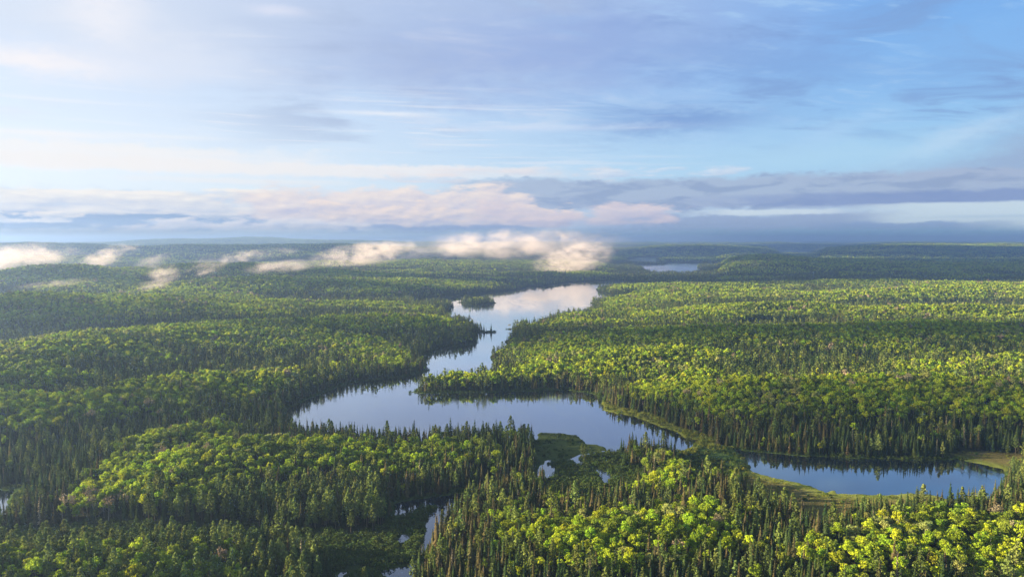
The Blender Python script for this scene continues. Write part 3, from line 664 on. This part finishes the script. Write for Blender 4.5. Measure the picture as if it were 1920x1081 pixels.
# ------------------------------------------------------------------ where the trees stand
def scatter(r0, r1, step, seed, half=40.0):
    r_ = np.random.default_rng(seed); tn = math.tan(R(half))
    ys = np.arange(r0 * 0.70, r1, step)
    X = []; Y = []
    for j, y in enumerate(ys):
        w = y * tn + 20; xs = np.arange(-w, w, step) + (step / 2 if j % 2 else 0)
        X.append(xs); Y.append(np.full(xs.shape, y))
    X = np.concatenate(X); Y = np.concatenate(Y)
    X = X + r_.uniform(-.46, .46, X.shape) * step; Y = Y + r_.uniform(-.46, .46, Y.shape) * step
    d = np.hypot(X, Y); s = (d >= r0) & (d < r1)
    return X[s], Y[s], d[s]
KN = ['spruce_tree', 'broadleaf_tree', 'pine_tree', 'leafless_tree']
def species(x, y, d, z, sd, mm, r_):
    px, py = project(x, y, z)
    u = r_.random(x.shape)
    n1_ = fbm(x / 75, y / 60, 301, 3); n2_ = fbm(x / 260, y / 150, 317, 3); n3_ = fbm(x / 28, y / 24, 331, 2)
    s = np.clip(sample(GTP, x, y) / (2.6 + d * 0.0012), -1.3, 1.1) * 1.0 + np.clip((z - 7) / 12.0, -0.5, 0.6) * 0.6 + n1_ * 1.0 + n2_ * 0.9 + n3_ * 0.5 - 0.12
    s += 0.5 * ss(px, 900, 1300) * ss(d, 550, 700) + 0.10 * (d > 600) - 1.0 * ss(-sd, -30, -6)
    s *= 1.25
    s += 0.25 * (px > 760) * (d < 480)
    s += 0.40 * (px < 950) * ss(d, 415, 450) * (1 - ss(d, 1500, 2000)) * ss(sd, 10, 40)
    s -= 0.55 * ss(d, 2100, 3000)
    s -= 0.35 * (1 - ss(px, 700, 1000)) * (d < 410)                       # bottom left: mostly conifers
    pb = np.clip(0.5 + s * 0.75, 0.03, 0.97)
    k = np.where(u < pb, 1, 0)
    pine_w = (px < 720) & (d < 430)
    k = np.where((k == 0) & (r_.random(x.shape) < np.where(pine_w, 0.55, 0.10)), 2, k)
    k = np.where((k == 1) & pine_w & (r_.random(x.shape) < 0.25), 2, k)
    gb = fbm(x / 40, y / 34, 401, 2)
    k = np.where((k == 1) & (gb > 0.45) & (r_.random(x.shape) < 0.08), 3, k)
    limep = np.clip(0.40 + 0.22 * (px < 950) + n2_ * 0.6 + n3_ * 0.8 + 0.25 * ss(px, 800, 1200), 0.12, 0.9)
    pale = (fbm(x / 55, y / 22, 421, 2) > 0.35) & (r_.random(x.shape) < 0.5) & (k == 1)
    look = np.where(r_.random(x.shape) < limep, 0, 1); look = np.where(pale, 2, look)
    brownp = np.clip(0.28 + 0.5 * n1_ + 0.25 * (d < 480) * (px > 760), 0.05, 0.75)
    look = np.where(k == 0, (r_.random(x.shape) < brownp).astype(int), look)
    return k, look
def variant(kind, look, table, r_):
    """index in the table for a look number"""
    names = {'spruce_tree': ['spruce', 'brown'], 'broadleaf_tree': ['lime', 'green', 'pale']}
    return None
NEARIX = {0: {0: [0, 1, 2, 5], 1: [3, 4, 6]}, 1: {0: [0, 1, 4], 1: [2, 3, 5], 2: [6]}, 2: {0: [0, 1, 2, 3]}, 3: {0: [0, 1], 1: [2]}}
MIDIX = {0: {0: [0, 1, 2], 1: [3]}, 1: {0: [0, 1], 1: [2, 3], 2: [4]}, 2: {0: [0, 1]}, 3: {0: [0]}}
FARIX = {0: {0: [0, 1], 1: [2]}, 1: {0: [0, 1], 1: [2], 2: [3]}, 2: {0: [0]}, 3: {0: [0]}}
ALL = {k: dict(x=[], y=[], z=[], s=[], lod=[], var=[], look=[]) for k in range(4)}
D1, D2, D3 = 700, 1700, 4800
r2_ = np.random.default_rng(99)
for (a0_, a1_, st, lod, sc_) in ((235, D1, 3.0, 0, 1.0), (D1, D2, 3.7, 1, 1.08), (D2, 2900, 5.4, 2, 1.2), (2900, D3, 8.8, 2, 1.6)):
    x, y, d = scatter(a0_, a1_, st, 500 + lod + int(st))
    z = sample(GZ, x, y); sd = sample(GSD, x, y); mm = sample(GMM, x, y)
    keep = (sd > 1.6 + (d > D2) * 3) & (z > 0.2) & (mm < 0.35)
    gap = fbm(x / 16, y / 14, 611, 2)
    keep &= ~((gap > 0.62) & (d < D1))
    x, y, d, z, sd, mm = (q[keep] for q in (x, y, d, z, sd, mm))
    k, look = species(x, y, d, z, sd, mm, r2_)
    if lod == 0:
        kp = ~((k == 0) & (r2_.random(x.shape) < 0.25)); x, y, d, z, sd, mm, k, look = (q[kp] for q in (x, y, d, z, sd, mm, k, look))
    look = np.where(k >= 2, 0, look)
    if lod == 0:
        sn = (k == 0) & (r2_.random(x.shape) < 0.025); k = np.where(sn, 3, k); look = np.where(sn, 1, look)
    size = sc_ * np.clip(r2_.normal(0.98, 0.19, x.shape), 0.5, 1.45) * np.where(sd < 7, 0.82, 1.0)
    size *= np.where(k == 0, 0.87, np.where(k == 1, 0.70, 0.86))
    size = np.where((k == 0) & (r2_.random(x.shape) < 0.08), size * 1.18, size)
    var = np.zeros(x.shape, int); tab = (NEARIX, MIDIX, FARIX)[lod]
    for kk in range(4):
        for lk, ix in tab[kk].items():
            s_ = (k == kk) & (look == lk); var[s_] = np.array(ix)[r2_.integers(0, len(ix), s_.sum())]
        s_ = k == kk
        A_ = ALL[kk]
        for nm, q in (('x', x), ('y', y), ('z', z), ('s', size), ('var', var), ('look', look)): A_[nm].append(q[s_])
        A_['lod'].append(np.full(s_.sum(), lod))
for A_ in ALL.values():
    for nm in A_: A_[nm] = np.concatenate(A_[nm])

# ------------------------------------------------------------------ geometry-node scatter of the forest that is too numerous to stand as single trees
def scatter_obj(name, pts, ix, scl, rot, meshes, label, tall=None):
    col_ = bpy.data.collections.new(name + '_shapes')
    for i, m_ in enumerate(meshes):
        ob = bpy.data.objects.new('%s_shape_%03d' % (name, i), m_); col_.objects.link(ob)
    me = bpy.data.meshes.new(name); me.vertices.add(len(pts)); me.vertices.foreach_set('co', np.asarray(pts, np.float32).ravel())
    for nm, tp, q in (('pick', 'INT', np.asarray(ix, np.int32)), ('size', 'FLOAT', np.asarray(scl, np.float32)), ('tall', 'FLOAT', np.asarray(scl if tall is None else tall, np.float32)), ('turn', 'FLOAT', np.asarray(rot, np.float32)), ('lean', 'FLOAT', np.random.default_rng(5).normal(0, 0.035, len(pts)).astype(np.float32))):
        at2 = me.attributes.new(nm, tp, 'POINT'); at2.data.foreach_set('value', q)
    ob = bpy.data.objects.new(name, me); COL.objects.link(ob)
    ob['kind'] = 'stuff'; ob['label'] = label
    g = bpy.data.node_groups.new(name + '_scatter', 'GeometryNodeTree')
    g.interface.new_socket('Geometry', in_out='INPUT', socket_type='NodeSocketGeometry'); g.interface.new_socket('Geometry', in_out='OUTPUT', socket_type='NodeSocketGeometry')
    gi = g.nodes.new('NodeGroupInput'); go = g.nodes.new('NodeGroupOutput')
    ci = g.nodes.new('GeometryNodeCollectionInfo'); ci.inputs['Collection'].default_value = col_; ci.inputs['Separate Children'].default_value = True
    ip = g.nodes.new('GeometryNodeInstanceOnPoints'); ip.inputs['Pick Instance'].default_value = True
    def na(nm, tp):
        q = g.nodes.new('GeometryNodeInputNamedAttribute'); q.data_type = tp; q.inputs['Name'].default_value = nm; return q.outputs['Attribute']
    g.links.new(gi.outputs[0], ip.inputs['Points']); g.links.new(ci.outputs[0], ip.inputs['Instance'])
    g.links.new(na('pick', 'INT'), ip.inputs['Instance Index']); sv = g.nodes.new('ShaderNodeCombineXYZ'); [g.links.new(na('size', 'FLOAT'), sv.inputs[i]) for i in (0, 1)]; g.links.new(na('tall', 'FLOAT'), sv.inputs[2]); g.links.new(sv.outputs[0], ip.inputs['Scale'])
    cx = g.nodes.new('ShaderNodeCombineXYZ'); g.links.new(na('turn', 'FLOAT'), cx.inputs[2]); g.links.new(na('lean', 'FLOAT'), cx.inputs[0]); g.links.new(cx.outputs[0], ip.inputs['Rotation'])
    g.links.new(ip.outputs[0], go.inputs[0])
    md = ob.modifiers.new('scatter', 'NODES'); md.node_group = g
    return ob

# ------------------------------------------------------------------ single trees: the nearest ones in view
NIND = {0: 296, 1: 300, 2: 160, 3: 30}
PROTO = {}
def place_tree(kk, vi, x, y, z, s, rot):
    kind = KN[kk]; look, cme, tme, _ = NEAR[kind][vi]
    if (kk, vi) not in PROTO:
        root = bpy.data.objects.new(kind, None); COL.objects.link(root); root.empty_display_size = 1
        t_ = link('trunk', tme, root); c_ = link('crown', cme, root); PROTO[(kk, vi)] = (root, t_, c_)
    else:
        p0 = PROTO[(kk, vi)]; root = p0[0].copy(); COL.objects.link(root)
        for ch in p0[1:]:
            q = ch.copy(); q.parent = root; COL.objects.link(q)
    root.location = (x, y, z); root.rotation_euler = (random.gauss(0, .03), random.gauss(0, .03), rot); root.scale = (s, s, s)
    return root
SINGLES = []
ORD = 'first second third fourth fifth sixth seventh eighth ninth tenth eleventh twelfth thirteenth fourteenth fifteenth sixteenth'.split()
ZONES = [(0, 190, 'in bottom left corner'), (190, 400, 'on lower left knoll'), (400, 640, 'left of shrubby marsh'), (640, 790, 'by narrow channel marsh'),
         (790, 920, 'on wooded channel point'), (920, 1070, 'right of channel point'), (1070, 1220, 'below small marsh ponds'), (1220, 1370, 'in bottom centre hollow'),
         (1370, 1510, 'below brown sedge meadow'), (1510, 1650, 'below curved blue pond'), (1650, 1790, 'right of curved pond'), (1790, 1921, 'in bottom right corner')]
LOOKS = {(0, 0): 'dark green spruce', (0, 1): 'brownish spruce', (1, 0): 'bright lime broadleaf tree', (1, 1): 'mid green broadleaf tree', (1, 2): 'pale cream broadleaf tree', (2, 0): 'olive green pine', (3, 0): 'bare greyish tree', (3, 1): 'dead grey conifer snag'}
def label_singles():
    cl = {}
    for it in SINGLES:
        o_, kk, lk, s_, px_, py_ = it
        sz = 'tall' if s_ > 1.0 else ('medium' if s_ > 0.8 else 'small')
        zn = next(z[2] for z in ZONES if z[0] <= px_ < z[1])
        row = 'bottom edge' if py_ > 1030 else ('second row up' if py_ > 990 else 'upper rows')
        cl.setdefault((kk, lk, sz, zn, row), []).append(it)
    for (kk, lk, sz, zn, row), L in cl.items():
        L.sort(key=lambda q: q[4])
        for n_, it in enumerate(L):
            w = '' if len(L) == 1 else (', %s from left' % ORD[min(n_, 15)])
            lb = '%s %s%s, %s, %s' % (sz, LOOKS[(kk, lk)], w, row, zn)
            it[0]['label'] = lb; it[0]['category'] = CATS[kk]; it[0]['group'] = {0: 'nearest spruces of the forest', 1: 'nearest broadleaf trees of the forest', 2: 'nearest pines of the forest', 3: 'nearest leafless trees of the forest'}[kk]
CATS = {0: 'spruce', 1: 'broadleaf tree', 2: 'pine', 3: 'leafless tree'}
for kk in range(4):
    A_ = ALL[kk]; kind = KN[kk]
    d = np.hypot(A_['x'], A_['y'])
    px, py = project(A_['x'], A_['y'], A_['z'] + 9 * A_['s'])
    ok_ = (px > 6) & (px < 1914) & (py < 1070) & (A_['lod'] == 0)
    order = np.argsort(np.where(ok_, d, 1e9))[:min(NIND[kk], ok_.sum())]
    single = np.zeros(len(d), bool); single[order] = True
    for i in order:
        o_ = place_tree(kk, int(A_['var'][i]), float(A_['x'][i]), float(A_['y'][i]), float(A_['z'][i]) - 0.1, float(A_['s'][i]), random.uniform(0, 6.28))
        SINGLES.append((o_, kk, int(A_['look'][i]), float(A_['s'][i]), float(px[i]), float(py[i])))
    rest = ~single
    meshes = [q[3] for q in NEAR[kind]] + MID[kind] + FAR[kind]
    off = np.array([0, len(NEAR[kind]), len(NEAR[kind]) + len(MID[kind])])
    ix = off[A_['lod'][rest]] + A_['var'][rest]
    n_ = rest.sum()
    scatter_obj({0: 'spruce_forest', 1: 'broadleaf_forest', 2: 'pine_forest', 3: 'leafless_forest'}[kk], np.stack([A_['x'][rest], A_['y'][rest], A_['z'][rest] - 0.1], -1), ix,
                A_['s'][rest], r2_.uniform(0, 6.28, n_), meshes, {0: 'dark spired conifer forest covering hollows and banks', 1: 'bright green broadleaf forest covering the hills', 2: 'olive pine woods mixed through the lower slopes', 3: 'grey leafless trees scattered through the green forest'}[kk], tall=A_['s'][rest] * np.where(d[rest] > 2900, 0.55, np.where(d[rest] > D2, 0.85, 1.0)))
    print(kind, len(order), n_)

label_singles()
for kk, vi, px_, py_, s_, lb in ((0, 5, 907.5, 622.6, 1.25, 'dark spruce standing on the sandbar in the narrows, nearer the shore'), (0, 1, 921, 622.4, 0.98, 'lone conical spruce farthest out on the sandbar in the narrows'),
                         (3, 0, 957.5, 616.4, 0.72, 'pale leafless tree leaning over the low spit right of the narrows')):
    x_, y_ = at(px_, py_, 0.2); o_ = place_tree(kk, vi, float(x_), float(y_), 0.0, s_, 0.3)
    o_['label'] = lb; o_['category'] = CATS[kk]; o_['group'] = 'single trees on the spits of the narrows'
    if kk == 3: o_.rotation_euler = (0, -0.25, 0)
# ------------------------------------------------------------------ far woods: patches of canopy out to the last hills
def canopy_patch(seed, size, mixb):
    r_ = np.random.default_rng(seed); Vs = []; Fs = []; Mi = []; k = 0; st = 9.5
    g_ = np.arange(-size / 2, size / 2, st)
    for gx in g_:
        for gy in g_:
            x = gx + r_.uniform(0, st); y = gy + r_.uniform(0, st)
            b = r_.random() < mixb
            if b: v, f = broad_crown(int(r_.integers(1e6)), 15, 5.6, 4, 5, 4.4); mi = 0 if r_.random() < 0.6 else 1
            else: v, f = spruce_crown(int(r_.integers(1e6)), 17, 3.8, 4, 4); mi = 2
            v = v * r_.uniform(.8, 1.2) + np.array([x, y, 0]); Vs.append(v); Fs.append(f + k); Mi += [mi] * len(f); k += len(v)
    return mesh_np('canopy_patch', np.concatenate(Vs), np.concatenate(Fs), mats=[M['lime'], M['green'], M['spruce']], mi=Mi)
patches = [canopy_patch(700 + i, 60, b) for i, b in enumerate((0.75, 0.6, 0.3, 0.1))]
x, y, d = scatter(D3, 15000, 56, 900, 38)
z = sample(GZ, x, y); sd = sample(GSD, x, y)
kp = sd > 30; x, y, z = x[kp], y[kp], z[kp]
pb = np.clip(0.22 + 0.5 * fbm(x / 900, y / 500, 801, 3) + (z - 25) / 140, 0, 0.999)
pi_ = np.clip(3 - (pb * 4).astype(int), 0, 3)
scatter_obj('distant_forest', np.stack([x, y, z], -1), pi_, np.ones(len(x)), r2_.integers(0, 4, len(x)) * 1.5708, patches, 'distant unbroken woods fading over the farthest hills')

# ------------------------------------------------------------------ bushes and sedge tufts of the open marsh
def bush(seed, w=1.5, h=1.8, per=60, size=0.55):
    r_ = np.random.default_rng(seed); P = []; N = []
    for i in range(4):
        s = sphere_pts(per // 4, r_); s[:, 2] = np.abs(s[:, 2])
        P.append(np.array([r_.normal() * w * .35, r_.normal() * w * .35, 0.1]) + s * np.array([w * .6, w * .6, h * r_.uniform(.7, 1.1)])); N.append(s + r_.normal(size=s.shape) * .5)
    return quads_at(np.concatenate(P), np.concatenate(N), size, r_)
def tuft(seed, w=1.2, h=0.7):
    r_ = np.random.default_rng(seed); vs = []; fs = []
    for i in range(26):
        x, y = r_.normal(size=2) * w * .45; a = r_.uniform(0, 6.28); l = r_.normal(size=2) * .22; hh = h * r_.uniform(.6, 1.2); q = .10
        vs += [(x - q * math.cos(a), y - q * math.sin(a), -.1), (x + q * math.cos(a), y + q * math.sin(a), -.1), (x + l[0] + q * .3, y + l[1], hh), (x + l[0] - q * .3, y + l[1], hh)]
        fs.append((4 * i, 4 * i + 1, 4 * i + 2, 4 * i + 3))
    return np.array(vs), np.array(fs)
BUSH = [whole('bush_shape', bush(500 + i, *q), 'shrub') for i, q in enumerate(((1.5, 1.8), (2.2, 2.4), (1.2, 1.1)))] + [whole('gold_bush', bush(510, 1.4, 1.3), 'gold'), whole('tuft_green', tuft(1), 'shrub'), whole('tuft_gold', tuft(2), 'gold')]
x, y, d = scatter(235, 1500, 1.9, 950, 38)
mm = sample(GMM, x, y); q_ = mm > 0.3; x, y, d, mm = x[q_], y[q_], d[q_], mm[q_]
mz, mk = marsh_at(x, y); sd = water_dist(x, y, 60.0); z = sample(GZ, x, y)
u = r2_.random(x.shape); cl = fbm(x / 9, y / 9, 971, 3)
dens = np.choose(mk, [0.30, 0.95, 0.8, 0.55, 0.25]) * np.clip(0.8 + cl * np.choose(mk, [1.2, 0.8, 0.6, 1.8, 1.2]), 0, 1.4)
kp = (sd > 0.4) & (u < dens); x, y, z, mk, cl, sd = (q[kp] for q in (x, y, z, mk, cl, sd)); u = r2_.random(x.shape)
pk_ = np.where(mk == 0, np.where(u < .25, 2, 4), np.where(mk == 1, np.where(u < .45, 0, np.where(u < .75, 1, 2)), np.where(mk == 2, np.where(u < .6, 3, 5), np.where(mk == 3, np.where(u < .35, 0, np.where(u < .5, 3, np.where(u < .75, 4, 2))), np.where(u < .05, 2, 5)))))
scatter_obj('marsh_shrubs', np.stack([x, y, z - 0.05], -1), pk_, r2_.uniform(.6, 1.3, len(x)), r2_.uniform(0, 6.28, len(x)), BUSH, 'low alder bushes and sedge covering the open marshes by the water')
# low growth along the wooded banks
x, y, d = scatter(235, 1300, 2.6, 960, 38)
sd0 = sample(GSD, x, y); q_ = (np.abs(sd0 - 2) < 4); x, y = x[q_], y[q_]; sd = water_dist(x, y, 30.0); mm = sample(GMM, x, y)
kp = (sd > 0.3) & (sd < 3.5) & (mm < .4); x, y = x[kp], y[kp]; z = sample(GZ, x, y)
scatter_obj('bank_shrubs', np.stack([x, y, z], -1), r2_.integers(0, 3, len(x)), r2_.uniform(.6, 1.2, len(x)), r2_.uniform(0, 6.28, len(x)), BUSH[:3], 'dark bushes lining the wooded banks at the waterline')
# low-lying mist and cloud scraps: soft bodies of vapour with their own ragged density
def mist(px, py, d, sx, sy, depth, dens, seed, tilt=0.0, thr=0.46, label='', sc=0.012):
    if sx > 200: sc = 0.0085
    x, y, z = at_dist(px, py, d); k = d / F
    m, n, o = new_mat('mist_vapour')
    t = n.nodes.new('ShaderNodeTexCoord'); g = V.nt.nodes.new('ShaderNodeVectorMath'); g.operation = 'LENGTH'; n.links.new(t.outputs['Object'], g.inputs[0])
    geo = n.nodes.new('ShaderNodeNewGeometry'); mp = n.nodes.new('ShaderNodeMapping'); n.links.new(geo.outputs['Position'], mp.inputs[0])
    mp.inputs['Location'].default_value = (seed * 7.7, seed * 3.1, 0); mp.inputs['Scale'].default_value = (sc, sc, sc * 1.9); mp.inputs['Rotation'].default_value = (0, tilt * 0.8, 0)
    f = noise(mp.outputs[0], 1.0, 5, 0.6, 0.6)
    rad = V(g.outputs['Value'])
    f2 = noise(mp.outputs[0], 3.2, 4, 0.65, 0.4)
    den = (f * 0.66 + f2 * 0.34 - (rad * 0.07 + thr)) * 7.0
    dd = den.clamp() * sstep(rad, 1.0, 0.55) * dens
    p = n.nodes.new('ShaderNodeVolumePrincipled'); p.inputs['Color'].default_value = (0.86, 0.76, 0.69, 1); p.inputs['Anisotropy'].default_value = 0.15
    n.links.new(dd.s, p.inputs['Density']); n.links.new(p.outputs[0], o.inputs['Volume']); m.cycles.volume_step_rate = 0.6
    bm_v = []; ico = bmesh.new(); bmesh.ops.create_icosphere(ico, subdivisions=3, radius=1.0)
    me = bpy.data.meshes.new('mist'); ico.to_mesh(me); ico.free(); me.materials.append(m)
    ob = bpy.data.objects.new('mist_patch', me); COL.objects.link(ob); ob.location = (x, y, z); ob.scale = (sx * k, depth, sy * k); ob.rotation_euler = (0, -tilt, 0)
    ob['label'] = label; ob['category'] = 'mist'; ob['group'] = 'scraps of low mist over the forest'
    return ob
MISTS = [(985, 457, 3300, 235, 34, 240, .0070, 1, 0.02, .415, 'large cream mist bank hanging above the far end of the long lake'),
         (1075, 487, 3000, 95, 36, 150, .0115, 2, .25, .41, 'ragged tail of mist drooping below the large cream mist bank beside the lake'),
         (690, 475, 2900, 125, 26, 170, .009, 3, .12, .42, 'long pale scrap of mist just left of the large cream mist bank'),
         (35, 482, 2500, 120, 29, 170, .010, 4, .12, .41, 'thick white bank of low mist at the left edge of the photo'),
         (300, 521, 1650, 46, 24, 70, .012, 5, .45, .43, 'small slanting puff of mist over the sunlit ridge, lowest of them all'),
         (535, 499, 2200, 90, 15, 110, .012, 6, .08, .44, 'thin flat wisp of mist midway between the slanting puff and the lake'),
         (290, 494, 2300, 70, 18, 90, .013, 7, .3, .45, 'faint wisp of mist right above the small slanting puff'),
         (390, 500, 2100, 60, 15, 80, .011, 8, .3, .46, 'faint wisp of mist just right of the small slanting puff'),
         (180, 486, 2600, 95, 22, 120, .012, 9, .3, .45, 'thin veil of mist right of the thick white bank at left'),
         (460, 480, 3400, 120, 14, 150, .005, 11, .1, .45, 'low ragged wisp against the blue mountain left of centre'),
         (830, 470, 3900, 130, 18, 200, .009, 12, .1, .43, 'dim scrap of mist under the left end of the large cream mist bank'),
         (110, 530, 1700, 80, 9, 80, .006, 13, .1, .45, 'very faint mist lying over the left hillside below the other wisps')]
ML = []
for q in MISTS: ML.append(mist(*q))
# ------------------------------------------------------------------ high clouds added out of view on the left, to shade the hills
mcl, n, o = new_mat('shade_cloud_vapour')
pc = n.nodes.new('ShaderNodeVolumePrincipled'); pc.inputs['Color'].default_value = (0.98, 0.98, 0.98, 1); pc.inputs['Density'].default_value = 0.012; pc.inputs['Anisotropy'].default_value = 0.5
n.links.new(pc.outputs[0], o.inputs['Volume'])
def shade_cloud(X, Y, rx, ry, seed, h=5000.0, thick=260.0):
    r_ = np.random.default_rng(seed); k = h / math.tan(R(SUN_EL))
    cx, cy = X + math.sin(R(SUN_AZ)) * k, Y + math.cos(R(SUN_AZ)) * k
    b = bmesh.new(); bmesh.ops.create_icosphere(b, subdivisions=5, radius=1.0)
    me = bpy.data.meshes.new('cloud'); b.to_mesh(me); b.free()
    co = np.empty(len(me.vertices) * 3); me.vertices.foreach_get('co', co); co = co.reshape(-1, 3)
    a = np.arctan2(co[:, 1], co[:, 0])
    w = 1 + 0.42 * fbm(np.cos(a) * 2.3 + seed, np.sin(a) * 2.3, seed, 4) + 0.18 * fbm(co[:, 0] * 5, co[:, 1] * 5 + co[:, 2] * 3, seed + 5, 3)
    up = 1 + 0.6 * fbm(co[:, 0] * 4, co[:, 1] * 4, seed + 9, 4)
    co = np.stack([co[:, 0] * rx * w, co[:, 1] * ry * w, co[:, 2] * thick * up], -1)
    me.vertices.foreach_set('co', co.ravel()); me.materials.append(mcl); me.update()
    ob = bpy.data.objects.new('cloud', me); COL.objects.link(ob); ob.location = (cx, cy, h)
    wx, wy = cx + co[:, 0], cy + co[:, 1]; print('cloud azimuth up to', round(float(np.degrees(np.arctan2(wx, wy)).max()), 1))
    ob['kind'] = 'stuff'; ob['label'] = 'unseen high flat cloud added left of the view, towards the sun, to shade the hills'
for i, q in enumerate(((3600, 3900, 1800, 750), (1350, 2560, 850, 300), (2500, 2900, 900, 400), (2150, 3450, 900, 400), (1000, 960, 650, 80), (520, 550, 250, 50), (-500, 1900, 380, 130), (-50, 2330, 400, 150), (-3800, 7000, 1500, 1000), (-600, 8800, 1300, 700), (4000, 7600, 1200, 900), (-1300, 4100, 1000, 560), (500, 4700, 1000, 500), (-900, 1130, 480, 70), (-2600, 5600, 1600, 900), (1500, 6000, 1700, 700), (5000, 5300, 2600, 450), (6500, 7400, 3000, 700), (3500, 10500, 3500, 1100))):
    shade_cloud(*q, seed=30 + i)
# ------------------------------------------------------------------ haze: one closed box of air
def box_mesh(name, lo, hi, mat):
    v = np.array([(x, y, z) for z in (lo[2], hi[2]) for y in (lo[1], hi[1]) for x in (lo[0], hi[0])])
    return mesh_np(name, v, [(0, 2, 3, 1), (4, 5, 7, 6), (0, 1, 5, 4), (2, 6, 7, 3), (0, 4, 6, 2), (1, 3, 7, 5)], mat)
mh, n, o = new_mat('haze_air')
pv = n.nodes.new('ShaderNodeVolumePrincipled'); pv.inputs['Color'].default_value = (0.34, 0.50, 0.80, 1)
pv.inputs['Density'].default_value = 1.25e-4; pv.inputs['Anisotropy'].default_value = 0.62
n.links.new(pv.outputs[0], o.inputs['Volume'])
hz = link('haze', box_mesh('haze', (-47000, -800, -4), (47000, 47500, 235), mh), kind='stuff', label='pale blue morning haze over the forest')
